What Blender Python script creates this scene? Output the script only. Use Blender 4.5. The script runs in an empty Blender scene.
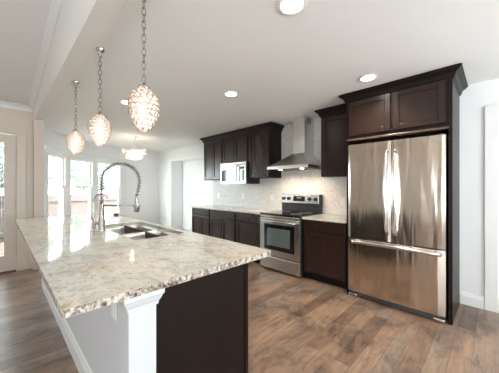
import bpy, bmesh, math, random
from math import sin, cos, pi, radians
from mathutils import Vector, Matrix
random.seed(7)
SC = bpy.context.scene
COL = SC.collection

# ---------------- camera, world, light, exposure ----------------
F = 248.5; A = radians(44.65)
cd = bpy.data.cameras.new('camera'); cam = bpy.data.objects.new('camera', cd); COL.objects.link(cam)
cd.sensor_width = 36; cd.lens = 36 * F / 499; cd.clip_start = .02; cd.clip_end = 200
cd.shift_y = 0.5 / 499
cam.location = (0, 0, 1.31); cam.rotation_euler = (pi / 2, 0, A)
SC.camera = cam
SC.view_settings.view_transform = 'Standard'; SC.view_settings.look = 'None'
SC.view_settings.gamma = 1; SC.view_settings.exposure = 1.58
try: SC.view_settings.use_curve_mapping = False
except Exception: pass

W = bpy.data.worlds.new('world'); SC.world = W; W.use_nodes = True
nt = W.node_tree; nt.nodes.clear()
wo = nt.nodes.new('ShaderNodeOutputWorld'); bg = nt.nodes.new('ShaderNodeBackground')
sky = nt.nodes.new('ShaderNodeTexSky'); sky.sky_type = 'HOSEK_WILKIE'; sky.turbidity = 6; sky.sun_direction = (0.3, -.6, .75)
mixw = nt.nodes.new('ShaderNodeMix'); mixw.data_type = 'RGBA'; mixw.inputs[0].default_value = .75
mixw.inputs[7].default_value = (.92, .97, 1, 1)
nt.links.new(sky.outputs[0], mixw.inputs[6]); nt.links.new(mixw.outputs[2], bg.inputs[0])
bg.inputs[1].default_value = 8
nt.links.new(bg.outputs[0], wo.inputs[0])

def area(name, loc, rot, sx, sy, power, color):
    l = bpy.data.lights.new(name, 'AREA'); l.shape = 'RECTANGLE'; l.size = sx; l.size_y = sy
    l.energy = power; l.color = color
    o = bpy.data.objects.new(name, l); COL.objects.link(o); o.location = loc; o.rotation_euler = rot
    return o
# added up-tilted fill lights at unseen windows, brightening ceiling and kitchen
area('window_daylight', (1.6, -3.93, 1.35), (radians(130), 0, 0), 2.0, 1.7, 80, (.90, .96, 1))
area('window_daylight', (2.93, -.8, 1.35), (radians(130), 0, radians(90)), 2.2, 1.7, 24, (.92, .97, 1))
area('window_daylight', (2.93, 1.9, 1.35), (radians(140), 0, radians(90)), 2.0, 1.7, 64, (.90, .96, 1))

# ---------------- materials ----------------
def mat(name, col=(.8, .8, .8), rough=.5, metal=0, **kw):
    m = bpy.data.materials.new(name); m.use_nodes = True
    b = m.node_tree.nodes['Principled BSDF']
    b.inputs['Base Color'].default_value = (*col, 1); b.inputs['Roughness'].default_value = rough
    b.inputs['Metallic'].default_value = metal
    for k, v in kw.items(): b.inputs[k.replace('_', ' ')].default_value = v
    return m
def N(m, t, **kw):
    n = m.node_tree.nodes.new(t)
    for k, v in kw.items(): setattr(n, k, v)
    return n
def L(m, a, b): m.node_tree.links.new(a, b)
def B(m): return m.node_tree.nodes['Principled BSDF']
def coords(m, scale=(1, 1, 1), rot=(0, 0, 0)):
    c = N(m, 'ShaderNodeTexCoord'); p = N(m, 'ShaderNodeMapping')
    p.inputs['Scale'].default_value = scale; p.inputs['Rotation'].default_value = rot
    L(m, c.outputs['Object'], p.inputs[0]); return p.outputs[0]
def noise(m, vec, scale, detail=4, rough=.55, dist=0):
    n = N(m, 'ShaderNodeTexNoise'); n.inputs['Scale'].default_value = scale; n.inputs['Detail'].default_value = detail
    n.inputs['Roughness'].default_value = rough; n.inputs['Distortion'].default_value = dist
    L(m, vec, n.inputs['Vector']); return n.outputs[0]
def ramp(m, fac, stops):
    r = N(m, 'ShaderNodeValToRGB'); e = r.color_ramp.elements
    while len(e) < len(stops): e.new(.5)
    for i, (p, c) in enumerate(stops): e[i].position = p; e[i].color = (*c, 1)
    L(m, fac, r.inputs[0]); return r.outputs[0]
def mix(m, fac, a, b, mode='MIX'):
    x = N(m, 'ShaderNodeMix', data_type='RGBA', blend_type=mode)
    for s, v in ((x.inputs[0], fac), (x.inputs[6], a), (x.inputs[7], b)):
        if hasattr(v, 'is_linked') or hasattr(v, 'links'): L(m, v, s)
        elif isinstance(v, (int, float)): s.default_value = v
        else: s.default_value = (*v, 1)
    return x.outputs[2]
def bump(m, h, strength=.2, dist=.01):
    b = N(m, 'ShaderNodeBump'); b.inputs['Strength'].default_value = strength; b.inputs['Distance'].default_value = dist
    L(m, h, b.inputs['Height']); L(m, b.outputs[0], B(m).inputs['Normal'])

def wallmat(name, col, bs=.12):
    m = mat(name, col, .75)
    v = coords(m); n = noise(m, v, 60, 3); bump(m, n, bs, .004)
    return m
M = {}
M['wall'] = wallmat('painted_wall', (.86, .865, .86))
M['beam'] = wallmat('painted_beam', (.80, .78, .745))
M['wall_warm'] = wallmat('painted_living_wall', (.68, .60, .52))
M['ceiling'] = mat('textured_ceiling', (.87, .865, .85), .85)
v = coords(M['ceiling']); bump(M['ceiling'], noise(M['ceiling'], v, 28, 5, .65), .35, .006)
M['living_ceiling'] = wallmat('living_ceiling', (.86, .85, .84))
M['trim'] = mat('white_trim', (.82, .82, .81), .35)
M['trim_warm'] = mat('warm_trim', (.66, .585, .51), .4)
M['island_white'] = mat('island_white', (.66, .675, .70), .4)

# floor: rustic brown planks, boards run along y
m = M['floor'] = mat('plank_floor', rough=.3)
tc = N(m, 'ShaderNodeTexCoord'); mp = N(m, 'ShaderNodeMapping'); mp.inputs['Rotation'].default_value = (0, 0, radians(90))
L(m, tc.outputs['Object'], mp.inputs[0])
br = N(m, 'ShaderNodeTexBrick'); br.offset = .37; br.inputs['Scale'].default_value = 1
br.inputs['Brick Width'].default_value = .9; br.inputs['Row Height'].default_value = .125; br.inputs['Mortar Size'].default_value = .0015
br.inputs['Mortar Smooth'].default_value = .3; br.inputs['Bias'].default_value = 0
br.inputs['Color1'].default_value = (0, 0, 0, 1); br.inputs['Color2'].default_value = (1, 1, 1, 1); br.inputs['Mortar'].default_value = (.4, .4, .4, 1)
L(m, mp.outputs[0], br.inputs['Vector'])
base = ramp(m, br.outputs[0], [(0, (.175, .112, .078)), (.35, (.245, .158, .108)), (.7, (.30, .20, .138)), (1, (.235, .178, .14))])
vs = coords(m, (9, .9, 1)); grain = noise(m, vs, 4, 8, .7, .6)
g = ramp(m, grain, [(.25, (.55, .52, .5)), (.5, (1, 1, 1)), (.75, (1.35, 1.28, 1.2))])
c1 = mix(m, .85, base, g, 'MULTIPLY')
v2 = coords(m, (1.6, 1, 1)); blot = noise(m, v2, 2.6, 5, .7, .4)
bl = ramp(m, blot, [(.38, (.42, .43, .48)), (.52, (1, 1, 1)), (.7, (1.3, 1.2, 1.1))])
c2 = mix(m, .8, c1, bl, 'MULTIPLY')
c3 = mix(m, br.outputs['Fac'], c2, (.11, .07, .05))
L(m, c3, B(m).inputs['Base Color'])
rr = N(m, 'ShaderNodeMapRange'); rr.inputs[3].default_value = .2; rr.inputs[4].default_value = .42; L(m, grain, rr.inputs[0]); L(m, rr.outputs[0], B(m).inputs['Roughness'])
ad = N(m, 'ShaderNodeMath', operation='MULTIPLY_ADD'); ad.inputs[1].default_value = -1.2; L(m, br.outputs['Fac'], ad.inputs[0]); L(m, grain, ad.inputs[2])
bump(m, ad.outputs[0], .35, .004)

# granite
m = M['granite'] = mat('granite', rough=.06, IOR=1.65)
v = coords(m); vd = coords(m, (1.0, 1.6, 1.3), (0, 0, .5))
g1 = ramp(m, noise(m, vd, 5, 6, .7, 1.0), [(.30, (.46, .42, .36)), (.43, (.61, .58, .525)), (.56, (.72, .71, .67)), (.72, (.62, .62, .59))])
sp = ramp(m, noise(m, v, 62, 3, .6), [(.30, (.28, .22, .18)), (.38, (.75, .70, .64)), (.46, (1, 1, 1))])
s2 = ramp(m, noise(m, v, 22, 4, .75, .5), [(.34, (.50, .44, .38)), (.42, (.90, .86, .80)), (.52, (1, 1, 1))])
cc = mix(m, .6, g1, sp, 'MULTIPLY'); cc = mix(m, .6, cc, s2, 'MULTIPLY')
big = ramp(m, noise(m, v, 1.6, 3, .6, .8), [(.42, (.93, .97, .98)), (.58, (1.0, .94, .86))]); cc = mix(m, 1.0, cc, big, 'MULTIPLY')
L(m, cc, B(m).inputs['Base Color'])
m = M['granite_edge'] = mat('granite_edge', rough=.35)
v = coords(m)
g1 = ramp(m, noise(m, v, 38, 5, .75, .5), [(.38, (.035, .028, .025)), (.47, (.28, .22, .18)), (.56, (.62, .56, .48)), (.7, (.72, .68, .62))])
L(m, g1, B(m).inputs['Base Color']); bump(m, noise(m, v, 45, 4), .8, .01)

# dark stained wood
def wood(name, a, b, rough=.27, spec=.42):
    m = mat(name, rough=rough, Specular_IOR_Level=spec); v = coords(m, (7, 7, .5))
    c = ramp(m, noise(m, v, 3, 2, .5, .2), [(.3, a), (.7, b)])
    L(m, c, B(m).inputs['Base Color']); return m
M['espresso'] = wood('espresso_wood', (.009, .0055, .0045), (.012, .007, .0055), .38, .22)
M['espresso_panel'] = wood('espresso_panel', (.022, .011, .0075), (.026, .013, .0085))
M['dark_gap'] = mat('cabinet_inside', (.012, .009, .008), .6)
M['light_edge'] = wood('raw_edge', (.09, .055, .035), (.14, .09, .06))

def steel(name, col, rough, wav=0, an=.5, hscale=(3.2, 3.2, .55)):
    m = mat(name, col, rough, 1); b = B(m); b.inputs['Anisotropic'].default_value = an
    v = coords(m, (1, 1, 200)); nb = noise(m, v, 6, 2)
    if wav:
        vw = coords(m, hscale); w = noise(m, vw, 2.2, 1.5, .4, .4)
        bump(m, w, wav, .03)
    return m
M['steel'] = steel('stainless_steel', (.66, .64, .62), .26)
M['fridge_steel'] = steel('fridge_steel', (.68, .60, .52), .19, .42, .6, (5, 5, .6))
M['hood_steel'] = steel('hood_steel', (.72, .72, .71), .26)
M['brushed'] = mat('brushed_nickel', (.50, .48, .47), .25, 1)
M['chrome'] = mat('chrome', (.8, .8, .8), .1, 1)
M['sink_steel'] = mat('sink_steel', (.72, .70, .67), .34, 1)
M['handle_steel'] = mat('handle_steel', (.74, .74, .75), .18, 1)
M['black_glass'] = mat('black_glass', (.008, .008, .009), .05)
M['black'] = mat('black_plastic', (.015, .015, .016), .35)
M['dark_metal'] = mat('dark_grey_metal', (.10, .10, .105), .4, .6)
M['oven_glass'] = mat('oven_glass', (.16, .20, .19), .06, .35)
M['mw_glass'] = mat('microwave_glass', (.10, .125, .12), .08, .5)
M['white_plastic'] = mat('white_plastic', (.8, .8, .78), .35)
M['grey_text'] = mat('grey_print', (.35, .36, .37), .5)
M['display'] = mat('display', (.02, .03, .035), .1)
# mosaic backsplash
m = M['mosaic'] = mat('mosaic_tile', rough=.22)
v = coords(m, (1, .4, 1)); vo = N(m, 'ShaderNodeTexVoronoi', feature='DISTANCE_TO_EDGE'); vo.inputs['Scale'].default_value = 46; L(m, v, vo.inputs[0])
vc = N(m, 'ShaderNodeTexVoronoi'); vc.inputs['Scale'].default_value = 46; L(m, v, vc.inputs[0])
gr = ramp(m, vo.outputs['Distance'], [(.03, (0, 0, 0)), (.10, (1, 1, 1))])
tl = ramp(m, vc.outputs['Color'], [(.15, (.66, .63, .60)), (.5, (.78, .76, .73)), (.85, (.90, .89, .87))])
L(m, mix(m, gr, (.60, .57, .53), tl), B(m).inputs['Base Color']); bump(m, gr, .5, .003)
# glass
def glassmat(name, tint=(1, 1, 1), spec=1.0):
    m = bpy.data.materials.new(name); m.use_nodes = True; t = m.node_tree; t.nodes.clear()
    o = t.nodes.new('ShaderNodeOutputMaterial'); tr = t.nodes.new('ShaderNodeBsdfTransparent'); gl = t.nodes.new('ShaderNodeBsdfGlossy')
    gl.inputs['Roughness'].default_value = .02; tr.inputs[0].default_value = (*tint, 1)
    lw = t.nodes.new('ShaderNodeLayerWeight'); fr = t.nodes.new('ShaderNodeMath'); fr.operation = 'POWER'; fr.inputs[1].default_value = 5; t.links.new(lw.outputs['Facing'], fr.inputs[0]); mx = t.nodes.new('ShaderNodeMixShader')
    t.links.new(fr.outputs[0], mx.inputs[0]); t.links.new(tr.outputs[0], mx.inputs[1]); t.links.new(gl.outputs[0], mx.inputs[2]); t.links.new(mx.outputs[0], o.inputs[0])
    return m
M['glass'] = glassmat('window_glass', (.95, .98, .97))
M['door_glass'] = glassmat('door_glass', (.6, .62, .62))
M['sheer'] = glassmat('sheer_glass', (.16, .165, .165))  # dark tint added to dim the light through the unseen windows
def emis(name, col, s):
    m = mat(name, col, .5); b = B(m); b.inputs['Emission Color'].default_value = (*col, 1); b.inputs['Emission Strength'].default_value = s; return m
M['lamp_on'] = emis('recessed_lamp_glow', (1, .9, .76), 9)
M['bulb'] = emis('bulb_glow', (1, .84, .68), 3.5)
m = M['crystal'] = mat('crystal_glass', (.97, .93, .91), .12); B(m).inputs['Transmission Weight'].default_value = .55; B(m).inputs['IOR'].default_value = 1.3
m = M['shade_liner'] = mat('frosted_liner', (.88, .86, .83), .5); B(m).inputs['Transmission Weight'].default_value = .0
t = m.node_tree; tr = t.nodes.new('ShaderNodeBsdfTranslucent'); tr.inputs[0].default_value = (.88, .84, .80, 1); tp = t.nodes.new('ShaderNodeBsdfTransparent')
mx = t.nodes.new('ShaderNodeMixShader'); mx.inputs[0].default_value = .55; mx2 = t.nodes.new('ShaderNodeMixShader'); mx2.inputs[0].default_value = .3
t.links.new(B(m).outputs[0], mx.inputs[1]); t.links.new(tr.outputs[0], mx.inputs[2]); t.links.new(mx.outputs[0], mx2.inputs[1]); t.links.new(tp.outputs[0], mx2.inputs[2])
t.links.new(mx2.outputs[0], t.nodes['Material Output'].inputs[0])
M['lattice'] = mat('lattice_metal', (.50, .42, .36), .3, .8)
M['chain'] = mat('chain_metal', (.30, .28, .25), .3, .9)
M['grass'] = mat('lawn', (.12, .15, .08), .9)
M['fence'] = mat('fence_boards', (.12, .09, .083), .8)
M['leaf'] = mat('leaves', (.36, .40, .35), .8)
M['bark'] = mat('bark', (.2, .15, .11), .9)
M['hinge'] = mat('dark_bronze', (.06, .045, .04), .4, .7)
M['sill'] = mat('dark_threshold', (.11, .07, .05), .4)

# ---------------- mesh builder ----------------
class MB:
    def __init__(s): s.b = bmesh.new()
    def box(s, x0, x1, y0, y1, z0, z1, bev=0, seg=2):
        r = bmesh.ops.create_cube(s.b, size=1)['verts']
        for v in r:
            v.co = Vector(((x0 + x1) / 2 + v.co.x * abs(x1 - x0), (y0 + y1) / 2 + v.co.y * abs(y1 - y0), (z0 + z1) / 2 + v.co.z * abs(z1 - z0)))
        if bev:
            es = list({e for v in r for e in v.link_edges})
            bmesh.ops.bevel(s.b, geom=es, offset=bev, segments=seg, affect='EDGES', profile=.5)
        return s
    def poly(s, pts, h0, h1, f):   # prism: pts 2D outline, f(u,v,h)->3D
        n = len(pts); a = [s.b.verts.new(f(u, v, h0)) for u, v in pts]; c = [s.b.verts.new(f(u, v, h1)) for u, v in pts]
        for i in range(n): s.b.faces.new((a[i], a[(i + 1) % n], c[(i + 1) % n], c[i]))
        s.b.faces.new(a[::-1]); s.b.faces.new(c); return s
    def tube(s, pts, r, seg=10, closed=False, cap=True, smooth=True):
        pts = [Vector(p) for p in pts]; n = len(pts); rings = []; pn = None
        for i, p in enumerate(pts):
            if closed: t = pts[(i + 1) % n] - pts[i - 1]
            else: t = pts[min(i + 1, n - 1)] - pts[max(i - 1, 0)]
            t.normalize()
            if pn is None: pn = t.orthogonal().normalized()
            pn = (pn - t * pn.dot(t)).normalized(); q = t.cross(pn)
            rr = r[i] if isinstance(r, (list, tuple)) else r
            rings.append([s.b.verts.new(p + (pn * cos(2 * pi * k / seg) + q * sin(2 * pi * k / seg)) * rr) for k in range(seg)])
        m = n if closed else n - 1
        for i in range(m):
            a, b = rings[i], rings[(i + 1) % n]
            for k in range(seg):
                try: f = s.b.faces.new((a[k], a[(k + 1) % seg], b[(k + 1) % seg], b[k])); f.smooth = smooth
                except ValueError: pass
        if cap and not closed: s.b.faces.new(rings[0][::-1]); s.b.faces.new(rings[-1])
        return s
    def lathe(s, prof, c=(0, 0, 0), seg=24, smooth=True, mtx=None):
        c = Vector(c); rings = []
        for r, z in prof:
            ring = []
            for k in range(seg):
                p = Vector((max(r, 1e-4) * cos(2 * pi * k / seg), max(r, 1e-4) * sin(2 * pi * k / seg), z))
                if mtx: p = mtx @ p
                ring.append(s.b.verts.new(p + c))
            rings.append(ring)
        for a, b in zip(rings, rings[1:]):
            for k in range(seg):
                f = s.b.faces.new((a[k], a[(k + 1) % seg], b[(k + 1) % seg], b[k])); f.smooth = smooth
        s.b.faces.new(rings[0][::-1]); s.b.faces.new(rings[-1]); return s
    def sweep(s, path, prof, closed=False):   # path in plan (x,y); prof (out, z); out = to the right of travel
        n = len(path); rings = []
        for i in range(n):
            p = Vector(path[i]); 
            d0 = (p - Vector(path[i - 1])).normalized() if i > 0 else None
            d1 = (Vector(path[i + 1]) - p).normalized() if i < n - 1 else None
            if d0 is None: d0 = d1
            if d1 is None: d1 = d0
            n0 = Vector((d0.y, -d0.x)); n1 = Vector((d1.y, -d1.x)); q = (n0 + n1); q = q / max(q.dot(n0), .2)
            rings.append([s.b.verts.new((p.x + q.x * o, p.y + q.y * o, z)) for o, z in prof])
        k = len(prof)
        for a, b in zip(rings, rings[1:]):
            for i in range(k): s.b.faces.new((a[i], a[(i + 1) % k], b[(i + 1) % k], b[i]))
        s.b.faces.new(rings[0][::-1]); s.b.faces.new(rings[-1]); return s
    def obj(s, name, m, parent=None, kind=None, label=None, cat=None, group=None):
        bmesh.ops.recalc_face_normals(s.b, faces=s.b.faces)
        me = bpy.data.meshes.new(name); s.b.to_mesh(me); s.b.free()
        for mm in (m if isinstance(m, list) else [m]): me.materials.append(M[mm])
        o = bpy.data.objects.new(name, me); COL.objects.link(o)
        if parent is not None:
            o.parent = parent; o.matrix_parent_inverse = Matrix.Translation(parent.location).inverted() if parent.type == 'EMPTY' else Matrix()
        if kind: o['kind'] = kind
        if label: o['label'] = label
        if cat: o['category'] = cat
        if group: o['group'] = group
        return o
def thing(name, loc, label, cat, group=None):
    o = bpy.data.objects.new(name, None); COL.objects.link(o); o.location = loc; o.empty_display_size = .05
    o['label'] = label; o['category'] = cat
    if group: o['group'] = group
    return o
def bx(*a): return MB().box(*a)
def kids(o): return [c for c in bpy.data.objects if c.parent == o]
def dup(root, loc, label=None):
    r = root.copy(); COL.objects.link(r); r.location = loc
    if label: r['label'] = label
    def rec(src, dst):
        for ch in kids(src):
            c = ch.copy(); COL.objects.link(c); c.parent = dst; rec(ch, c)
    rec(root, r) if True else None
    return r

# ================= STRUCTURE =================
YW = 3.67
# floor
bx(-8.3, 3.1, -4.1, 4.3, -.1, 0).obj('floor', 'floor', kind='structure')
# ceilings
bx(-8.3, 3.1, .53, 4.3, 2.44, 2.56).obj('ceiling', 'ceiling', kind='structure')
def zc(x): return 2.60 + .163 * (min(x, 0) + 5.3)
MB().poly([(-5.42, zc(-5.42)), (0, zc(0)), (3.1, zc(0)), (3.1, 3.75), (-5.42, 3.75)], -4.1, .42, lambda u, v, h: (u, h, v)).obj('ceiling_living', 'living_ceiling', kind='structure')
bx(-5.3, 3.0, .40, .53, 2.385, 3.6).obj('beam', 'beam', kind='structure')
# back wall with recess and door opening
b = MB()
b.box(-8.2, -6.95, YW, YW + .39, 0, 2.44).box(-6.95, -4.87, YW, YW + .39, 2.075, 2.44)
b.box(-6.95, -4.87, YW + .39, YW + .5, 0, 2.44).box(-4.87, .03, YW, YW + .39, 0, 2.44)
b.box(.03, .85, YW, YW + .39, 2.06, 2.44).box(.85, 3.1, YW, YW + .39, 0, 2.44)
b.obj('wall_back', 'wall', kind='structure')
# right wall with two openings added to let in light
b = MB(); b.box(3.0, 3.1, -4.1, -1.9, 0, 3.6).box(3.0, 3.1, .3, .9, 0, 3.6).box(3.0, 3.1, 2.9, YW, 0, 3.6).box(3.0, 3.1, .9, 2.9, 0, .5).box(3.0, 3.1, .9, 2.9, 2.2, 3.6).box(3.0, 3.1, -1.9, .3, 0, .5).box(3.0, 3.1, -1.9, .3, 2.2, 3.6)
b.obj('wall_right', 'wall', kind='structure')
# front wall (behind the camera) with three openings added for light and refrigerator streaks
b = MB(); xs = [(-5.42, -3.3), (-2.9, -1.9), (-1.5, .6), (2.6, 3.1)]
for x0, x1 in xs: b.box(x0, x1, -4.1, -4.0, .5, 2.2)
b.box(-5.42, 3.1, -4.1, -4.0, 0, .5).box(-5.42, 3.1, -4.1, -4.0, 2.2, 3.6)
b.obj('wall_front', 'wall_warm', kind='structure')
# left wall of the living room, with door opening y -.67 .. .20, z 0..2.14
b = MB(); b.box(-5.42, -5.3, -4.1, -.70, 0, 3.6).box(-5.42, -5.3, -.70, .20, 2.13, 3.6).box(-5.42, -5.3, .20, .53, 0, 3.6)
b.obj('wall_left', 'wall_warm', kind='structure')
bx(-5.3, -5.2, .40, .53, 0, 2.385).obj('wall_end', 'wall_warm', kind='structure')

# curved nook wall
CP = [(-5.3, .53), (-6.0, .62), (-6.66, 1.03), (-7.14, 1.5), (-7.42, 2.1), (-7.64, 2.86), (-7.78, 3.67)]
EP = [(-4.7, .5)] + CP + [(-7.9, 4.4)]
def cr(k, t):
    p = EP[k:k + 4]
    return Vector([.5 * (2 * p[1][i] + (p[2][i] - p[0][i]) * t + (2 * p[0][i] - 5 * p[1][i] + 4 * p[2][i] - p[3][i]) * t * t + (3 * p[1][i] - p[0][i] - 3 * p[2][i] + p[3][i]) * t ** 3) for i in (0, 1)])
CUR = [cr(k, j / 40) for k in range(6) for j in range(40)] + [Vector(CP[-1])]
def near(p): return min(range(len(CUR)), key=lambda i: (CUR[i] - Vector(p)).length)
WIN = [((-6.10, .66), (-6.654, 1.026)), ((-6.787, 1.131), (-7.246, 1.677)), ((-7.301, 1.794), (-7.528, 2.428))]
WZ0, WZ1 = .55, 1.975
wi = [(near(a), near(c)) for a, c in WIN]
def strip(b, i0, i1, prof, step=4):
    idx = list(range(i0, i1, step)) + [i1]
    b.sweep([tuple(CUR[i]) for i in idx], prof)
# travel from left to right, interior lies on the right-hand side (+out)
n = len(CUR) - 1
b = MB()
strip(b, 0, n, [(0, 0), (0, WZ0), (-.14, WZ0), (-.14, 0)])
strip(b, 0, n, [(0, WZ1), (0, 2.5), (-.14, 2.5), (-.14, WZ1)])
edges = [0] + [k for w in wi for k in w] + [n]
for k in range(0, len(edges), 2): strip(b, edges[k], edges[k + 1], [(0, WZ0), (0, WZ1), (-.14, WZ1), (-.14, WZ0)])
b.obj('wall_nook', 'wall', kind='structure')
b = MB(); strip(b, near((-5.7, .55)), near((-7.60, 2.70)), [(0, WZ1 + .0), (.025, WZ1), (.025, WZ1 + .07), (.05, WZ1 + .09), (.05, WZ1 + .105), (0, WZ1 + .105)], 3)
b.obj('trim_1', 'trim', kind='structure')
b = MB(); strip(b, near((-5.7, .55)), near((-7.60, 2.70)), [(0, WZ0 - .04), (.06, WZ0 - .04), (.06, WZ0), (0, WZ0)], 3)
b.obj('trim_2', 'trim', kind='structure')
b = MB(); strip(b, 0, n, [(0, 0), (.018, 0), (.018, .12), (.008, .14), (0, .14)], 3)
b.obj('baseboard_nook', 'trim', kind='structure')
def facing_box(b, a, c, u0, u1, d0, d1, z0, z1):
    a = Vector(a); c = Vector(c); t = (c - a).normalized(); nn = Vector((t.y, -t.x))
    pts = [a + t * u + nn * d for u, d in ((u0, d0), (u1, d0), (u1, d1), (u0, d1))]
    b.poly([(p.x, p.y) for p in pts], z0, z1, lambda u, v, h: (u, v, h))
for k, (i0, i1) in enumerate(wi):
    a, c = CUR[i0], CUR[i1]; Lw = (c - a).length
    w = MB(); f = .018
    for z0, z1 in ((WZ0, WZ0 + f), (WZ1 - f, WZ1)): facing_box(w, a, c, 0, Lw, -.07, .01, z0, z1)
    for u0, u1 in ((0, f), (Lw - f, Lw)): facing_box(w, a, c, u0, u1, -.07, .01, WZ0 + f, WZ1 - f)
    W0 = w.obj('window_%d' % (k + 1), 'trim', kind='structure')
    zm = 1.315
    for j, (z0, z1, d) in enumerate(((WZ0 + f, zm + .014, -.03), (zm - .014, WZ1 - f, -.055))):
        s = MB(); r = .030
        for q0, q1 in ((z0, z0 + r), (z1 - r, z1)): facing_box(s, a, c, f, Lw - f, d, d + .022, q0, q1)
        for u0, u1 in ((f, f + r), (Lw - f - r, Lw - f)): facing_box(s, a, c, u0, u1, d, d + .022, z0 + r, z1 - r)
        so = s.obj('sash', 'trim', W0)
        g = MB(); facing_box(g, a, c, f + r, Lw - f - r, d + .009, d + .013, z0 + r, z1 - r); g.obj('pane', 'glass', so)
# casing strips between and beside the windows
b = MB()
for i0, i1 in ((wi[0][1], wi[1][0]), (wi[1][1], wi[2][0]), (wi[2][1], near((-7.575, 2.60)))):
    strip(b, i0, i1, [(0, WZ0), (.022, WZ0), (.022, WZ1), (0, WZ1)], 2)
b.obj('trim_3', 'trim', kind='structure')

# crown mouldings in the living side
cp = [(0, -.085), (.010, -.085), (.014, -.065), (.035, -.03), (.055, -.015), (.06, 0), (0, 0)]
b = MB(); b.sweep([(-5.3, -4.0), (-5.3, .40)], [(o, 2.60 + z) for o, z in cp]); b.obj('trim_4', 'trim', kind='structure')
b = MB(); rings = []
for x in (-5.3, -4.5, -3.5, -2.5, -1.5, -.75, 0, 3.0): rings.append([b.b.verts.new((x, .40 - o, zc(x) + z)) for o, z in cp])
for p, q in zip(rings, rings[1:]):
    for i in range(len(cp)): b.b.faces.new((p[i], p[(i + 1) % len(cp)], q[(i + 1) % len(cp)], q[i]))
b.b.faces.new(rings[0][::-1]); b.b.faces.new(rings[-1]); b.obj('trim_4.001', 'trim', kind='structure')
# baseboards
bp = [(0, 0), (.016, 0), (.016, .095), (.010, .11), (.006, .13), (0, .135)]
def base(name, path, m='trim', kind='structure'):
    MB().sweep(path, bp).obj(name, m, kind=kind)
base('baseboard_back', [(-.28, YW), (-.08, YW)])
base('baseboard_back.001', [(-7.77, YW), (-6.95, YW)])
base('baseboard_recess', [(-6.95, YW), (-6.95, YW + .39), (-4.87, YW + .39)])
base('baseboard_left', [(-5.3, .32), (-5.3, .40), (-5.2, .40), (-5.2, .53)], 'trim_warm')
# door 1: glazed door in the left wall
b = MB(); b.box(-5.3, -5.278, .20, .315, 0, 2.245, .004).box(-5.3, -5.278, -.815, -.70, 0, 2.245, .004).box(-5.3, -5.274, -.815, .315, 2.13, 2.25, .004)
b.obj('trim_5', 'trim_warm', kind='structure')
D = MB(); y0, y1 = -.697, .1985
D.box(-5.37, -5.325, y1 - .135, y1, .02, 2.12).box(-5.37, -5.325, y0, y0 + .135, .02, 2.12).box(-5.369, -5.326, y0 + .135, y1 - .135, 1.99, 2.12).box(-5.369, -5.326, y0 + .135, y1 - .135, .02, .26)
for z in (.60, .95, 1.30, 1.65): D.box(-5.362, -5.333, y0 + .135, y1 - .135, z - .011, z + .011)
for y in (y0 + .135 + .219, y0 + .135 + .438): D.box(-5.362, -5.333, y - .011, y + .011, .26, 2.0)
dr = D.obj('door_1', 'trim_warm', kind='structure')
bx(-5.35, -5.346, y0 + .11, y1 - .11, .255, 1.995).obj('door_glass', 'door_glass', dr)
for z in (.35, 1.05, 1.85): bx(-5.325, -5.315, y1 - .001, y1 + .009, z - .045, z + .045).obj('hinge', 'hinge', dr)
bx(-5.42, -5.285, -.70, .20, 0, .02).obj('trim_6', 'sill', kind='structure')
# door 2: white door in the back wall, right edge of the picture
b = MB(); b.box(-.08, .03, YW - .022, YW, 0, 2.17, .004).box(.85, .96, YW - .022, YW, 0, 2.17, .004).box(-.08, .96, YW - .024, YW, 2.06, 2.17, .004)
b.obj('trim_7', 'trim', kind='structure')
d2 = MB(); d2.box(.032, .848, YW + .04, YW + .08, .01, 2.055)
for z0, z1 in ((.12, .75), (.87, 1.9)):
    for x0, x1 in ((.12, .40), (.48, .76)): d2.box(x0, x1, YW + .03, YW + .045, z0, z1, .008)
d2.obj('door_2', 'trim', kind='structure')
# unseen windows behind the camera, added for light and refrigerator reflections
def added_window(k, x0, x1):
    w = MB(); w.box(x0, x1, -4.06, -4.02, .5, .56).box(x0, x1, -4.06, -4.02, 2.14, 2.2).box(x0, x0 + .05, -4.06, -4.02, .5, 2.2).box(x1 - .05, x1, -4.06, -4.02, .5, 2.2)
    w.box((x0 + x1) / 2 - .03, (x0 + x1) / 2 + .03, -4.06, -4.02, .5, 2.2).box(x0, x1, -4.06, -4.02, 1.33, 1.38)
    wo_ = w.obj('window_%d' % k, 'trim', kind='structure')
    bx(x0, x1, -4.075, -4.07, .5, 2.2).obj('pane', 'sheer', wo_)
added_window(4, -3.3, -2.9); added_window(5, -1.9, -1.5); added_window(6, .6, 2.6)

for k, xx, y0, y1 in ((7, 3.04, -1.9, .3), (8, 3.04, .9, 2.9)):  # unseen right-side windows, added as a source of light
    w = MB(); w.box(xx, xx + .04, y0, y1, .5, .56).box(xx, xx + .04, y0, y1, 2.14, 2.2).box(xx, xx + .04, y0, y0 + .05, .5, 2.2).box(xx, xx + .04, y1 - .05, y1, .5, 2.2).box(xx, xx + .04, (y0 + y1) / 2 - .03, (y0 + y1) / 2 + .03, .5, 2.2)
    wo_ = w.obj('window_%d' % k, 'trim', kind='structure'); bx(xx + .015, xx + .02, y0, y1, .5, 2.2).obj('pane', 'sheer', wo_)

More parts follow.
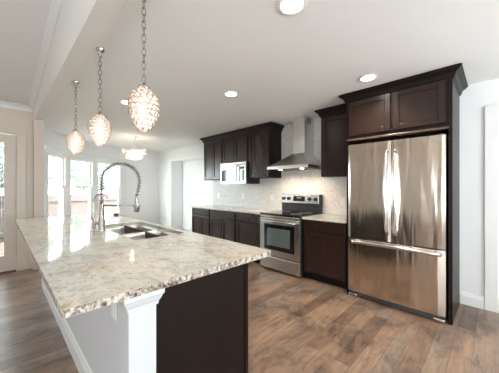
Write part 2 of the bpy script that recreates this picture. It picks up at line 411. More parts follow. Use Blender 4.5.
# ================= OUTSIDE =================
bx(-24, -5.43, -10, 14, -.9, -.75).obj('lawn', 'grass', kind='structure')
b = MB()
y = -6.0
while y < 12:
    b.box(-12.03, -12, y, y + .143, -.75, 1.02 + random.uniform(-.012, .012)); y += .145
fn = thing('fence', (-12, 2, -.75), 'pale reddish board fence seen through the nook windows', 'fence')
b.obj('boards', 'fence', fn)
for z in (-.4, .75): bx(-11.97, -11.93, -6, 12, z, z + .08).obj('rail', 'fence', fn)
def tree(x, y, h, r, label):
    t = thing('tree', (x, y, -.75), label, 'tree')
    MB().tube([(x, y, -.75), (x + .05, y, h * .4), (x - .05, y + .05, h * .75)], [.16, .12, .06], 8).obj('trunk', 'bark', t)
    b = MB()
    for _ in range(1700):
        u = random.uniform(-1, 1); a = random.uniform(0, 2 * pi); q = random.uniform(.55, 1) ** .5
        lump = 1 + .22 * sin(3 * a + x) * cos(4 * u)
        c = Vector((x + cos(a) * math.sqrt(1 - u * u) * r * q * lump, y + sin(a) * math.sqrt(1 - u * u) * r * q * lump, h * .72 + u * r * .95 * q))
        s1 = Vector((random.gauss(0, 1), random.gauss(0, 1), random.gauss(0, 1))).normalized(); s2 = s1.orthogonal().normalized(); z = random.uniform(.10, .2)
        vs = [b.b.verts.new(c + s1 * z * i + s2 * z * .5 * j) for i, j in ((-1, 0), (0, -1), (1, 0), (0, 1))]
        b.b.faces.new(vs)
    b.obj('crown', 'leaf', t)
tree(-15.5, .8, 3.6, 1.7, 'round green tree beyond the fence, seen in the left nook window')
tree(-16.5, 4.0, 3.4, 1.5, 'green tree beyond the fence, seen in the middle nook window')

# ================= KITCHEN RUN =================
def rbx(b, x0, x1, z0, z1, y, fr=.058, dep=.013, t=.02):   # shaker door facing -y, front at y
    b.box(x0 + fr - .004, x1 - fr + .004, y + dep, y + t, z0 + fr - .004, z1 - fr + .004)
    b.box(x0, x0 + fr, y, y + t, z0, z1, .004, 2).box(x1 - fr, x1, y, y + t, z0, z1, .004, 2)
    b.box(x0 + fr, x1 - fr, y, y + t, z0, z0 + fr, .004, 2).box(x0 + fr, x1 - fr, y, y + t, z1 - fr, z1, .004, 2)
    b.box(x0 + fr, x0 + fr + .007, y + dep * .4, y + t, z0 + fr, z1 - fr, .002, 1).box(x1 - fr - .007, x1 - fr, y + dep * .4, y + t, z0 + fr, z1 - fr, .002, 1)
    return b
def door(x0, x1, z0, z1, y, parent, name='door'):
    return rbx(MB(), x0, x1, z0, z1, y).obj(name, 'espresso_panel', parent)
CT = .885
def base_cab(x0, x1, doors, label, yf=3.07, group='base cabinets left of the range'):
    t = thing('base_cabinet', ((x0 + x1) / 2, 3.4, 0), label, 'cabinet', group)
    MB().box(x0, x1, yf, YW - .005, .10, CT - .032).box(x0 + .0, x1 - .0, yf + .07, YW - .005, 0, .10).obj('carcass', 'espresso', t)
    g = .022
    MB().box(x0 + g, x1 - g, yf - .02, yf, .705, .838, .004).obj('drawer', 'espresso_panel', t)
    w = (x1 - x0 - 2 * g - (doors - 1) * .006) / doors
    for i in range(doors):
        a = x0 + g + i * (w + .006); door(a, a + w, .125, .69, yf - .02, t)
    return t
base_cab(-4.85, -4.17, 2, 'two-door espresso base cabinet at the far left end of the wall run')
base_cab(-4.17, -3.38, 2, 'two-door espresso base cabinet in the middle, between its two neighbours')
base_cab(-3.38, -2.735, 1, 'single-door espresso base cabinet directly left of the range')
base_cab(-1.945, -1.315, 1, 'dark single-door base cabinet between the range and the refrigerator', group=None)
def counter(name, x0, x1, y0, y1, z, label, th=.03):
    b = MB().box(x0, x1, y0, y1, z - th, z, .005)
    return b.obj(name, 'granite', label=label, cat='countertop')
counter('countertop', -4.87, -2.735, 3.03, YW - .008, CT, 'long speckled granite countertop left of the range')
counter('countertop', -1.95, -1.315, 3.03, YW - .008, CT, 'short granite countertop between range and refrigerator')
# backsplash mosaic reaches the ceiling
sb = bx(-4.86, -1.302, YW - .008, YW, CT, 2.44); sb.obj('backsplash', 'mosaic', label='pale mosaic tile backsplash covering the wall behind the range and cabinets', cat='backsplash')

# crown profile for cabinets (out, z)
def crown(path, z0, parent, h=.095, out=.07):
    prof = [(-.02, z0 - .012), (.006, z0 - .012), (.010, z0), (.018, z0 + .004), (.022, z0 + h * .25), (out * .45, z0 + h * .5), (out * .8, z0 + h * .68), (out * .86, z0 + h * .78), (out, z0 + h * .80), (out, z0 + h), (-.02, z0 + h)]
    return MB().sweep(path, prof).obj('crown_moulding', 'espresso', parent)
def upper(x0, x1, z0, z1, y, doors, label, name='wall_cabinet', group=None, fr=.02, dz=None):
    t = thing(name, ((x0 + x1) / 2, (y + YW) / 2, z0), label, 'cabinet', group)
    bx(x0, x1, y, YW - .01, z0, z1 + .02).obj('carcass', 'espresso', t)
    w = (x1 - x0 - 2 * fr - (doors - 1) * .008) / doors
    d0, d1 = dz or (z0 + .015, z1 - .02)
    for i in range(doors):
        a = x0 + fr + i * (w + .008); door(a, a + w, d0, d1, y - .02, t)
    return t
ZT = 2.325
G = 'wall cabinets left of the hood'
upper(-4.79, -4.11, 1.465, ZT, 3.35, 2, 'tall two-door wall cabinet at the left end, beside the microwave', group=G)
upper(-4.11, -3.335, 1.80, ZT, 3.35, 2, 'short two-door wall cabinet directly above the microwave', group=G)
u3 = upper(-3.335, -2.79, 1.475, ZT, 3.35, 1, 'tall single-door wall cabinet between microwave and hood', group=G)
cm = MB()
cw = crown([(-4.79, YW - .01), (-4.79, 3.35), (-2.79, 3.35), (-2.79, YW - .01)], ZT + .005, None)
cw.name = 'crown_moulding'; cw['label'] = 'dark crown moulding along the top of the three left wall cabinets'; cw['category'] = 'moulding'
u4 = upper(-1.825, -1.315, 1.46, ZT + .01, 3.35, 1, 'single-door dark wall cabinet between the hood and the refrigerator cabinet')
crown([(-1.825, YW - .01), (-1.825, 3.35), (-1.33, 3.35)], ZT + .015, u4)

# refrigerator surround
t = thing('refrigerator_cabinet', (-.8, 3.34, 0), 'large dark cabinet surround with two doors above the refrigerator', 'cabinet')
yF = 3.02
bx(-1.300, -1.275, yF, YW - .005, 0, ZT + .03).obj('side_panel', 'espresso', t)
bx(-.315, -.285, yF, YW - .005, 0, ZT + .03).obj('side_panel', 'espresso', t)
MB().box(-1.275, -.315, yF, YW - .01, 1.885, ZT + .03).box(-1.300, -.285, yF - .004, yF, 1.885, ZT + .03).obj('carcass', 'espresso', t)
bx(-1.29, -.31, yF - .018, yF + .06, 1.868, 1.888, .004).obj('bottom_trim', 'light_edge', t)
door(-1.265, -.812, 1.925, 2.335, yF - .024, t); door(-.785, -.335, 1.925, 2.335, yF - .024, t)
crown([(-1.300, 3.26), (-1.300, yF), (-.285, yF), (-.285, YW - .01)], 2.345, t, .09, .072)

# refrigerator
fr = thing('refrigerator', (-.79, 3.3, 0), 'stainless steel french-door refrigerator with bottom freezer drawer', 'refrigerator')
FX0, FX1, FY = -1.262, -.332, 2.97
bx(FX0 + .008, FX1 - .008, FY + .075, 3.64, .05, 1.80).obj('body', 'dark_metal', fr)
def curved_panel(x0, x1, z0, z1, y, th, bow, m, name, parent, zbow=0):
    b = MB(); n = 16; pts = []
    cx = (FX0 + FX1) / 2; hw = (FX1 - FX0) / 2
    for i in range(n + 1):
        x = x0 + (x1 - x0) * i / n; e = min(i, n - i) / n * (x1 - x0)
        rd = .010 * (1 - min(e / .012, 1)) ** 2 if e < .012 else 0
        pts.append((x, y - bow * (1 - ((x - cx) / hw) ** 2) + rd))
    pts += [(x1, y + th), (x0, y + th)]
    b.poly(pts, z0, z1, lambda u, v, h: (u, v, h))
    es = [e for e in b.b.edges if abs(e.verts[0].co.z - e.verts[1].co.z) < 1e-6 and max(v.co.y for v in e.verts) < y + .012]
    for f in b.b.faces:
        if abs(f.normal.z) < .5 or len(f.verts) == 4: f.smooth = False
    o = b.obj(name, m, parent); return o
cxm = -.793
dl = curved_panel(FX0, cxm - .003, .715, 1.81, FY, .07, .007, 'fridge_steel', 'door', fr)
dr_ = curved_panel(cxm + .003, FX1, .715, 1.81, FY, .07, .007, 'fridge_steel', 'door', fr)
dz = curved_panel(FX0, FX1, .075, .705, FY, .07, .007, 'fridge_steel', 'freezer_drawer', fr)
def bar(pts, r, m, name, parent, flat=None): return MB().tube(pts, r, 12).obj(name, m, parent)
for s, p in ((-1, dl), (1, dr_)):
    x = cxm + s * .038; pts = []
    for i in range(17):
        u = i / 16; z = .80 + u * .90; off = .055 - .030 * (2 * u - 1) ** 2 if 0 < i < 16 else .0
        pts.append((x + s * .010 * (1 - (2 * u - 1) ** 2), FY - .012 - off, z))
    bar(pts, .017, 'handle_steel', 'handle', p)
pts = []
for i in range(21):
    u = i / 20; x = FX0 + .035 + u * (FX1 - FX0 - .07); off = .05 - .022 * (2 * u - 1) ** 2 if 0 < i < 20 else 0
    pts.append((x, FY - .005 - off, .665 - .012 * (2 * u - 1) ** 2 + .012))
bar(pts, .020, 'handle_steel', 'handle', dz)
bx(FX0 + .02, FX1 - .02, FY + .03, FY + .10, .015, .07).obj('grille', 'dark_metal', fr)
for x in (FX0 + .055, FX1 - .055): MB().box(x - .05, x + .05, FY + .005, FY + .06, .012, .045, .012).obj('foot_cover', 'steel', fr)
for x in (FX0 + .06, FX1 - .06):
    MB().lathe([(.018, 0), (.018, .02)], (x, FY + .08, 0)).obj('foot', 'black', fr)
    MB().lathe([(.018, 0), (.018, .055)], (x, 3.55, 0)).obj('foot', 'black', fr)
for x in (FX0 + .04, FX1 - .04): bx(x - .03, x + .03, FY + .03, FY + .13, 1.80, 1.822, .004).obj('hinge_cover', 'dark_metal', fr)
bx(FX1 - .085, FX1 - .035, FY - .007, FY, 1.745, 1.762, .002).obj('badge', 'chrome', fr)

# range
rg = thing('range', (-2.34, 3.35, 0), 'stainless steel electric range with black glass cooktop and oven window', 'range')
RX0, RX1 = -2.722, -1.960
MB().box(RX0, RX1, 3.045, YW - .012, .04, .865).obj('body', 'black', rg)
MB().box(RX0, RX1, 2.995, YW - .03, .865, .897, .008).obj('cooktop', 'black_glass', rg)
for cx_, cy_, r in ((-2.53, 3.18, .10), (-2.15, 3.18, .08), (-2.53, 3.45, .08), (-2.15, 3.45, .10)):
    MB().tube([(cx_ + r * cos(a * pi / 16), cy_ + r * sin(a * pi / 16), .8975) for a in range(32)], .0012, 6, True).obj('burner_ring', 'grey_text', rg)
MB().box(RX0 + .004, RX1 - .004, 3.0, 3.045, .835, .865, .004).obj('front_rail', 'steel', rg)
od = MB(); od.box(RX0 + .003, RX1 - .003, 2.995, 3.043, .235, .828, .008)
od = od.obj('oven_door', 'steel', rg)
MB().box(-2.625, -2.055, 2.988, 2.997, .335, .735, .004).obj('window_frame', 'black_glass', od)
MB().box(-2.555, -2.125, 2.985, 2.990, .40, .675, .002).obj('window_glass', 'oven_glass', od)
hp = [(RX0 + .05, 2.995, .785)] + [(RX0 + .05 + i / 12 * (RX1 - RX0 - .10), 2.945 - .008 * (1 - (i / 6 - 1) ** 2), .785) for i in range(13)] + [(RX1 - .05, 2.995, .785)]
bar(hp, .013, 'handle_steel', 'handle', od)
MB().box(RX0 + .003, RX1 - .003, 3.0, 3.043, .035, .222, .008).obj('storage_drawer', 'steel', rg)
for x in (RX0 + .05, RX1 - .05):
    for y in (3.10, 3.6): MB().lathe([(.02, 0), (.02, .042)], (x, y, 0), 12).obj('foot', 'black', rg)
bgm = MB().box(RX0 + .003, RX1 - .003, 3.575, YW - .012, .897, 1.19, .008).obj('backguard', 'black', rg)
MB().box(RX0 + .02, RX1 - .02, 3.560, 3.577, 1.035, 1.188, .005).obj('control_panel', 'steel', bgm)
MB().box(-2.46, -2.235, 3.556, 3.562, 1.07, 1.155, .002).obj('display', 'black_glass', bgm)
b = MB()
for i in range(4): b.box(-2.385 + i * .022, -2.372 + i * .022, 3.5548, 3.5562, 1.12, 1.137)
b.obj('clock_digits', 'grey_text', bgm)
for x in (-2.66, -2.555, -2.145, -2.035):
    MB().lathe([(.030, 0), (.030, .006), (.026, .008), (.023, .03), (.02, .032)], (x, 3.562, 1.112), 20, mtx=Matrix.Rotation(radians(90), 3, 'X')).obj('knob', 'black', bgm)

# range hood
hd = thing('range_hood', (-2.30, 3.45, 1.58), 'stainless steel chimney range hood with pyramid canopy above the range', 'hood')
HX0, HX1, HY0, HY1 = -2.70, -1.925, 3.15, YW - .012
cx0, cx1, cy0 = -2.335, -2.12, 3.37
b = MB(); z0, z1, z2 = 1.60, 1.645, 1.85
def ring(x0, x1, y0, y1, z): return [b.b.verts.new(p) for p in ((x0, y0, z), (x1, y0, z), (x1, y1, z), (x0, y1, z))]
rs = [ring(HX0, HX1, HY0, HY1, z0), ring(HX0, HX1, HY0, HY1, z1), ring(HX0 + .02, HX1 - .02, HY0 + .012, HY1, z1 + .004), ring(cx0, cx1, cy0, HY1, z2)]
for p, q in zip(rs, rs[1:]):
    for i in range(4): b.b.faces.new((p[i], p[(i + 1) % 4], q[(i + 1) % 4], q[i]))
b.b.faces.new(rs[0][::-1]); b.b.faces.new(rs[-1])
b.obj('canopy', 'hood_steel', hd)
MB().box(cx0, cx1, cy0, HY1, z2, 2.438, .002, 1).obj('chimney', 'hood_steel', hd)
b = MB()
for i in range(5): b.box(cx1 - .001, cx1 + .002, cy0 + .08, cy0 + .19, 2.33 + i * .018, 2.34 + i * .018)
b.obj('vent_slots', 'black', hd)
for x0, x1 in ((-2.66, -2.32), (-2.30, -1.96)): bx(x0, x1, HY0 + .09, HY1 - .04, z0 - .006, z0 + .001).obj('filter', 'dark_metal', hd)
for x in (-2.52, -2.11):
    lo = MB().lathe([(.028, 0), (.028, .008)], (x, HY0 + .13, z0 - .010), 16).obj('hood_lamp', 'lamp_on', hd)
    l = bpy.data.lights.new('hood_lamp_light', 'SPOT'); l.energy = 5; l.color = (1, .78, .58); l.spot_size = radians(130); l.spot_blend = .8; l.shadow_soft_size = .03
    o = bpy.data.objects.new('hood_lamp_light', l); COL.objects.link(o); o.location = (x, HY0 + .10, z0 - .03); o.rotation_euler = (radians(22), 0, 0)
for i in range(4): MB().lathe([(.006, 0), (.005, .004)], (-2.345 + i * .025, HY0, 1.62), 10, mtx=Matrix.Rotation(radians(90), 3, 'X')).obj('button', 'black', hd)

# microwave
mw = thing('microwave', (-3.71, 3.47, 1.38), 'stainless steel microwave mounted under the short wall cabinet', 'microwave')
mx0, mx1, my = -4.085, -3.325, 3.27
bx(mx0 + .003, mx1 - .001, my + .025, YW - .012, 1.375, 1.796).obj('body', 'black', mw)
mdo = MB().box(mx0, -3.52, my, my + .03, 1.372, 1.745, .006).obj('door', 'brushed', mw)
MB().box(mx0 + .04, -3.575, my - .004, my + .002, 1.425, 1.655, .003).obj('window_glass', 'mw_glass', mdo)
bar([(-3.545, my, 1.40)] + [(-3.545, my - .035 - .012 * (1 - (i / 5 - 1) ** 2), 1.41 + i * .030) for i in range(11)] + [(-3.545, my, 1.72)], .011, 'dark_metal', 'handle', mdo)
cpn = MB().box(-3.517, mx1, my, my + .03, 1.372, 1.745, .006).obj('control_panel', 'brushed', mw)
MB().box(-3.495, -3.365, my - .003, my + .002, 1.43, 1.64, .002).obj('keypad', 'mw_glass', cpn)
MB().box(-3.485, -3.375, my - .005, my, 1.655, 1.70, .002).obj('display', 'black_glass', cpn)
MB().box(mx0, mx1, my, my + .03, 1.748, 1.796, .004).obj('vent_grille', 'steel', mw)

# outlets and switch plates
def outlet(x, z, label, y=YW - .008, sw=False):
    t = thing('wall_outlet', (x, y, z), label, 'outlet', 'white wall plates')
    pl = MB().box(x - .036, x + .036, y - .006, y, z - .058, z + .058, .002).obj('plate', 'white_plastic', t)
    if sw: MB().box(x - .016, x + .016, y - .009, y - .005, z - .032, z + .032, .002).obj('rocker', 'trim', pl)
    else:
        for dz in (-.022, .022):
            MB().box(x - .015, x + .015, y - .008, y - .005, z + dz - .014, z + dz + .014, .003).obj('socket', 'white_plastic', pl)
outlet(-4.638, 1.115, 'white wall plate on the backsplash, furthest left, under the left wall cabinet')
outlet(-3.80, 1.115, 'white wall plate on the backsplash below the microwave')
outlet(-3.02, 1.115, 'white wall plate on the backsplash just left of the range')
outlet(-1.636, 1.09, 'pale wall plate on the backsplash right of the range beside the refrigerator')
outlet(-7.33, .32, 'white wall outlet low on the plain wall left of the recess', YW)

# ================= ISLAND =================
IZ = .90
isl = thing('kitchen_island', (-2.7, .75, 0), 'long kitchen island with white knee wall, corner post and dark end panel', 'island')
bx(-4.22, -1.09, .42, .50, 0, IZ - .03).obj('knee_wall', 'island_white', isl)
MB().sweep([(-4.22, .42), (-1.13, .42)], [(o, z) for o, z in [(0, 0), (.018, 0), (.018, .10), (.010, .12), (.006, .135), (0, .14)]]).obj('baseboard', 'trim', isl)
# corner post with capital and base
p = MB(); p.box(-1.17, -1.055, .372, .488, 0, IZ - .03, .003)
pst = p.obj('post', 'island_white', isl)
prof = [(0, .80), (.006, .80), (.008, .815), (.014, .825), (.022, .845), (.026, .85), (.026, IZ - .03), (0, IZ - .03)]
def ringsweep(x0, x1, y0, y1, prof, name, m, parent):
    b = MB(); rings = []
    for sx, sy, X, Y in ((-1, -1, x0, y0), (1, -1, x1, y0), (1, 1, x1, y1), (-1, 1, x0, y1)):
        rings.append([b.b.verts.new((X + sx * o, Y + sy * o, z)) for o, z in prof])
    k = len(prof)
    for j in range(4):
        a, c = rings[j], rings[(j + 1) % 4]
        for i in range(k): b.b.faces.new((a[i], a[(i + 1) % k], c[(i + 1) % k], c[i]))
    return b.obj(name, m, parent)
ringsweep(-1.17, -1.055, .372, .488, prof, 'capital', 'island_white', pst)
ringsweep(-1.17, -1.055, .372, .488, [(0, 0), (.018, 0), (.018, .10), (.006, .135), (0, .14)], 'plinth', 'island_white', pst)
MB().box(-4.20, -1.09, 1.015, 1.035, .10, IZ - .03).box(-4.20, -1.09, .50, .52, .10, IZ - .03).box(-4.20, -4.18, .50, 1.035, .10, IZ - .03).box(-1.11, -1.09, .50, 1.035, .10, IZ - .03).box(-4.20, -1.09, .50, .97, 0, .12).obj('carcass', 'espresso', isl)
MB().box(-1.09, -1.066, .488, 1.04, 0, IZ - .03).box(-1.066, -1.058, 1.035, 1.062, 0, IZ - .03, .003).obj('end_panel', 'espresso', isl)
for i in range(5):   # doors facing the wall run
    x0 = -4.18 + i * .615
    d = MB().box(x0, x0 + .60, 1.035, 1.055, .12, .85, .003); d.box(x0 + .06, x0 + .54, 1.053, 1.058, .18, .79, .003)
    d.obj('door', 'espresso_panel', isl)
t2 = MB().box(-1.43, -1.36, .414, .42, .635, .745, .002).obj('outlet_plate', 'white_plastic', isl)
MB().box(-1.41, -1.38, .411, .415, .65, .73, .002).obj('socket', 'trim', t2)

# granite top with sink cut-out
SX0, SX1, SY0, SY1 = -3.02, -1.97, .74, 1.185
X0, X1, Y0, Y1 = -4.372, -1.022, .15, 1.242
b = MB(); ra = []
def rrect(x0, x1, y0, y1, r, n=5):
    o = []
    for cx_, cy_, a0 in ((x1 - r, y1 - r, 0), (x0 + r, y1 - r, 90), (x0 + r, y0 + r, 180), (x1 - r, y0 + r, 270)):
        for i in range(n + 1):
            a = radians(a0 + 90 * i / n); o.append((cx_ + r * cos(a), cy_ + r * sin(a)))
    return o
outer = rrect(X0, X1, Y0, Y1, .02); inner = rrect(SX0, SX1, SY0, SY1, .06)
def topface(b, z, up):
    # split the slab in four pieces around the opening
    n = len(outer)
    vo = [b.b.verts.new((x, y, z)) for x, y in outer]; vi = [b.b.verts.new((x, y, z)) for x, y in inner]
    for i in range(n):
        j = (i + 1) % n
        try: b.b.faces.new((vo[i], vo[j], vi[j], vi[i]))
        except ValueError: pass
    return vo, vi
to, ti = topface(b, IZ, 1); bo, bi = topface(b, IZ - .03, 0)
n = len(to)
for i in range(n):
    j = (i + 1) % n
    f = b.b.faces.new((to[i], to[j], bo[j], bo[i])); f.material_index = 1
    b.b.faces.new((ti[i], ti[j], bi[j], bi[i]))
b.obj('countertop', ['granite', 'granite_edge'], label='large polished speckled granite countertop of the island with sink cut-out', cat='countertop')
# sink: two bowls
sk = thing('kitchen_sink', ((SX0 + SX1) / 2, (SY0 + SY1) / 2, .66), 'stainless steel double bowl undermount sink in the island', 'sink')
def bowl(x0, x1, y0, y1, depth):
    b = MB(); zt = IZ - .031; rings = []
    for ins, z, r in ((-.012, zt, .06), (0, zt, .055), (.004, zt - .03, .055), (.010, zt - depth + .04, .05), (.022, zt - depth + .012, .045), (.045, zt - depth, .035)):
        rings.append([b.b.verts.new((x, y, z)) for x, y in rrect(x0 + ins, x1 - ins, y0 + ins, y1 - ins, r)])
    for a, c in zip(rings, rings[1:]):
        for i in range(len(a)):
            f = b.b.faces.new((a[i], a[(i + 1) % len(a)], c[(i + 1) % len(a)], c[i])); f.smooth = True
    b.b.faces.new(rings[-1])
    o = b.obj('bowl', 'sink_steel', sk)
    MB().lathe([(.045, 0), (.045, .004), (.03, .005), (.02, .001)], ((x0 + x1) / 2, (y0 + y1) / 2, zt - depth), 20).obj('drain', 'chrome', o)
bowl(SX0 + .005, -2.47, SY0 + .005, SY1 - .005, .20)
bowl(-2.44, SX1 - .005, SY0 + .005, SY1 - .005, .17)
# main pull-down faucet
fx, fy = -2.608, .678
fc = thing('kitchen_faucet', (fx, fy, IZ), 'tall brushed nickel spring pull-down faucet standing beside the sink', 'faucet')
R = Vector((.7114, .7028, 0))
MB().lathe([(.034, 0), (.034, .008), (.029, .012), (.029, .10), (.026, .105), (.022, .11), (.0205, .25), (.016, .255)], (fx, fy, IZ), 24).obj('body', 'brushed', fc)
L_ = .352; zc = 1.36; path = []
base_v = Vector((fx, fy, 0))
for i in range(6): path.append(base_v + Vector((0, 0, 1.15 + (zc - 1.15) * i / 6)))
for i in range(25):
    a = pi - pi * i / 24
    path.append(base_v + R * (L_ / 2 + L_ / 2 * cos(a)) + Vector((0, 0, zc + .168 * sin(a))))
for i in range(1, 6): path.append(base_v + R * (L_ - .022 * (i / 5) ** 1.5) + Vector((0, 0, zc - .13 * i / 5)))
MB().tube(path, .008, 10).obj('hose', 'dark_metal', fc)
# spring helix along the path
def resample(path, n):
    d = [0]
    for a, c in zip(path, path[1:]): d.append(d[-1] + (c - a).length)
    out = []; k = 0
    for i in range(n):
        s = d[-1] * i / (n - 1)
        while k < len(d) - 2 and d[k + 1] < s: k += 1
        t = (s - d[k]) / (d[k + 1] - d[k]); out.append(path[k].lerp(path[k + 1], min(t, 1)))
    return out, d[-1]
turns = 34; seg = 12
sp_, ln = resample(path, turns * seg + 1); hel = []; side = R.cross(Vector((0, 0, 1))).normalized()
for i, q in enumerate(sp_):
    t = (sp_[min(i + 1, len(sp_) - 1)] - sp_[max(i - 1, 0)]).normalized(); nn = side.cross(t)
    a = 2 * pi * i / seg; hel.append(q + (side * cos(a) + nn * sin(a)) * .0175)
MB().tube(hel, .0038, 5).obj('spring', 'brushed', fc)
hx = base_v + R * (L_ - .024)
sh = MB().lathe([(.012, 0), (.024, .002), (.024, .05), (.019, .07), (.015, .12), (.012, .15)], (hx.x, hx.y, 1.085), 20).obj('spray_head', 'brushed', fc)
MB().lathe([(.018, 0), (.02, .006)], (hx.x, hx.y, 1.078), 16).obj('nozzle', 'black', sh)
MB().tube([base_v + Vector((0, 0, 1.138)), hx + Vector((0, 0, 1.138))], .0075, 10).obj('support_arm', 'brushed', fc)
MB().lathe([(.028, 0), (.028, .022)], (hx.x, hx.y, 1.127), 20).obj('docking_ring', 'brushed', fc)
lv = base_v + Vector((0, 0, .97)); sd = R
MB().tube([lv, lv - sd * .045 + Vector((0, 0, 0)), lv - sd * .06 + Vector((0, 0, .01)), lv - sd * .10 + Vector((0, 0, .06))], [.012, .012, .007, .005], 10).obj('lever', 'brushed', fc)
# small filter faucet
gx, gy = -2.80, .66
gf = thing('filter_faucet', (gx, gy, IZ), 'small gooseneck filtered water faucet left of the spring faucet', 'faucet')
MB().lathe([(.024, 0), (.024, .006), (.017, .01), (.016, .06), (.010, .068)], (gx, gy, IZ), 20).obj('body', 'brushed', gf)
gp = [Vector((gx, gy, .96 + .2 * i / 5)) for i in range(6)]
for i in range(1, 17):
    a = pi - pi * i / 16 * .85
    gp.append(Vector((gx, gy, 1.16)) + R * (.072 + .072 * cos(a)) + Vector((0, 0, .085 * sin(a))))
MB().tube(gp, .0065, 10).obj('spout', 'brushed', gf)
MB().tube([(gx, gy, .945), Vector((gx, gy, .95)) + R * .05, Vector((gx, gy, .965)) + R * .06], [.007, .005, .004], 8).obj('lever', 'brushed', gf)
# small dark button-like piece on the far kitchen-side edge
MB().lathe([(.03, 0), (.034, .008), (.034, .02), (.02, .026)], (-3.86, 1.19, IZ), 20).obj('small_dish', 'black', label='tiny dark round dish on the far kitchen-side edge of the island top', cat='dish')

# ================= LIGHTS =================
def recessed(x, y, z, label, power=14):
    t = thing('recessed_light', (x, y, z), label, 'ceiling light', 'recessed ceiling lights')
    b = MB(); b.lathe([(.067, -.002), (.086, -.004), (.088, -.010), (.084, -.014), (.066, -.010), (.065, -.004)], (x, y, z), 32)
    b.obj('trim_ring', 'trim', t)
    MB().lathe([(.064, -.009), (.04, -.012), (.0, -.013)], (x, y, z), 28).obj('diffuser', 'lamp_on', t)
    l = bpy.data.lights.new('recessed_lamp_light', 'SPOT'); l.energy = power; l.color = (1, .89, .76); l.spot_size = radians(140); l.spot_blend = .9; l.shadow_soft_size = .07
    o = bpy.data.objects.new('recessed_lamp_light', l); COL.objects.link(o); o.location = (x, y, z - .03)
recessed(-.892, 1.276, 2.44, 'round recessed ceiling light nearest the camera, at the top edge of the picture')
recessed(-.93, 2.68, 2.44, 'round recessed ceiling light just in front of the refrigerator cabinet', 24)
recessed(-2.27, 1.979, 2.44, 'round recessed ceiling light in the middle of the kitchen ceiling')
recessed(-3.48, 1.206, 2.44, 'round recessed ceiling light seen beside the nearest pendant, partly behind it')

# pendants
def pendant(x, y, ztop, label):
    H = .265; Rm = .081; z0 = ztop - H
    t = thing('pendant_light', (x, y, 2.44), label, 'pendant light', 'crystal pendants over the island')
    MB().lathe([(.0, -.035), (.02, -.034), (.03, -.026), (.036, -.006), (.036, 0)], (x, y, 2.44), 24).obj('canopy', 'chrome', t)
    # chain
    b = MB(); zt, zb = 2.407, ztop + .022; nl = int((zt - zb) / .036); st = (zt - zb) / nl
    for i in range(nl):
        zc_ = zt - (i + .5) * st; hl = st * .62; w = .011; pts = []
        for k in range(12):
            a = 2 * pi * k / 12; u = w * cos(a); v_ = (hl - w) * (1 if sin(a) > 0 else -1) * (abs(sin(a)) > .01) + w * sin(a)
            pts.append((x + (u if i % 2 else 0), y + (0 if i % 2 else u), zc_ + v_))
        b.tube(pts, .0026, 6, True)
    b.obj('chain', 'chain', t)
    MB().lathe([(.03, ztop - .010), (.03, ztop - .002), (.012, ztop + .008), (.006, ztop + .02)], (x, y, 0), 16).obj('cap', 'chain', t)
    # egg profile, u from 0 (top) to 1 (bottom)
    def rad(u):
        return Rm * (math.sin(pi * min(u, .42) / .84) ** .62 if u < .42 else max(0, cos((u - .42) / .58 * pi / 2 * .985)) ** .6)
    sh = MB().lathe([(max(rad(u / 24) - .006, .001), ztop - H * u / 24) for u in range(1, 24)], (x, y, 0), 24).obj('shade', 'shade_liner', t)
    lat = MB(); cry = MB(); rows = 9
    for j in range(rows):
        u = .07 + .86 * j / (rows - 1); r = rad(u); z = ztop - H * u
        rr_ = .0155; cnt = max(4, int(2 * pi * r / (rr_ * 1.9))); 
        r2 = rad(min(u + .02, .999)); slope = math.atan2(r - r2, H * .02)
        for k in range(cnt):
            a = 2 * pi * (k + .5 * (j % 2)) / cnt
            c = Vector((x + r * cos(a), y + r * sin(a), z)); nr = Vector((cos(a) * cos(slope), sin(a) * cos(slope), -sin(slope))); ta = Vector((-sin(a), cos(a), 0)); up = nr.cross(ta)
            lat.tube([c + (ta * cos(q) + up * sin(q)) * rr_ * .95 for q in [2 * pi * w / 10 for w in range(10)]], .0032, 4, True)
            # faceted crystal bead
            vs = [cry.b.verts.new(c + (ta * cos(q) + up * sin(q)) * rr_ * .62) for q in [2 * pi * w / 6 for w in range(6)]]
            f_ = cry.b.verts.new(c + nr * .008); b_ = cry.b.verts.new(c - nr * .005)
            for w in range(6): cry.b.faces.new((vs[w], vs[(w + 1) % 6], f_)); cry.b.faces.new((vs[(w + 1) % 6], vs[w], b_))
    lat.obj('lattice', 'lattice', t); cry.obj('crystals', 'crystal', t)
    MB().lathe([(.001, ztop - .145), (.012, ztop - .14), (.017, ztop - .12), (.014, ztop - .095), (.009, ztop - .07), (.009, ztop - .03)], (x, y, 0), 14).obj('bulb', 'bulb', t)
    l = bpy.data.lights.new('pendant_lamp_light', 'POINT'); l.energy = .2; l.color = (1, .91, .82); l.shadow_soft_size = .03
    o = bpy.data.objects.new('pendant_lamp_light', l); COL.objects.link(o); o.location = (x, y, ztop - .17)
pendant(-1.425, .585, 1.885, 'crystal egg pendant on a chain, nearest and largest of the three')
pendant(-2.29, .585, 1.905, 'crystal egg pendant on a chain, the middle one of the three')
pendant(-3.19, .585, 1.915, 'crystal egg pendant on a chain, the farthest and leftmost one')

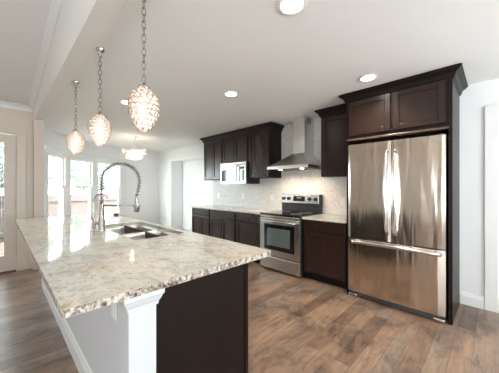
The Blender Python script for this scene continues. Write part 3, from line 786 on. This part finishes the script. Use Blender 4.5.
# small chandelier in the nook
qx, qy = -5.80, 2.17
ch = thing('chandelier', (qx, qy, 2.44), 'two-tier round crystal chandelier hanging in the breakfast nook', 'chandelier')
MB().lathe([(.0, -.03), (.05, -.028), (.065, -.005), (.065, 0)], (qx, qy, 2.44), 20).obj('canopy', 'chrome', ch)
MB().tube([(qx, qy, 2.42), (qx, qy, 2.18)], .006, 8).obj('rod', 'chrome', ch)
for r, z0, z1 in ((.255, 2.065, 2.185), (.165, 1.975, 2.065)):
    t = MB(); cnt = int(2 * pi * r / .028)
    for k in range(cnt):
        a = 2 * pi * k / cnt; c = Vector((qx + r * cos(a), qy + r * sin(a), 0))
        ta = Vector((-sin(a), cos(a), 0)) * .011; nr = Vector((cos(a), sin(a), 0)) * .007
        vs = [(c + ta), (c + nr), (c - ta), (c - nr)]
        t.poly([(q.x, q.y) for q in vs], z0, z1, lambda u, v_, h: (u, v_, h))
    tier = t.obj('crystal_tier', 'crystal', ch)
    rg_ = MB().tube([(qx + r * cos(2 * pi * k / 32), qy + r * sin(2 * pi * k / 32), z1) for k in range(32)], .006, 6, True)
    for q in range(3): rg_.tube([(qx, qy, z1), (qx + r * cos(q * 2.094), qy + r * sin(q * 2.094), z1)], .004, 6)
    rg_.obj('ring', 'chrome', tier)
b = MB()
for rr2, cnt, z in ((.165, 26, 1.962), (.10, 16, 1.94), (.04, 6, 1.925)):
    for k in range(cnt):
        a = 2 * pi * k / cnt; b.lathe([(.001, -.013), (.009, -.008), (.012, 0), (.009, .008), (.001, .013)], (qx + rr2 * cos(a), qy + rr2 * sin(a), z), 6, False)
b.obj('crystal_drops', 'crystal', ch)['kind'] = 'stuff'
for k in range(4):
    a = k * pi / 2 + .4; MB().lathe([(.001, -.03), (.013, -.02), (.015, 0), (.008, .03)], (qx + .09 * cos(a), qy + .09 * sin(a), 2.10), 10).obj('bulb', 'bulb', ch)
l = bpy.data.lights.new('chandelier_lamp_light', 'POINT'); l.energy = 1.8; l.color = (1, .88, .74); l.shadow_soft_size = .08
o = bpy.data.objects.new('chandelier_lamp_light', l); COL.objects.link(o); o.location = (qx, qy, 2.05)
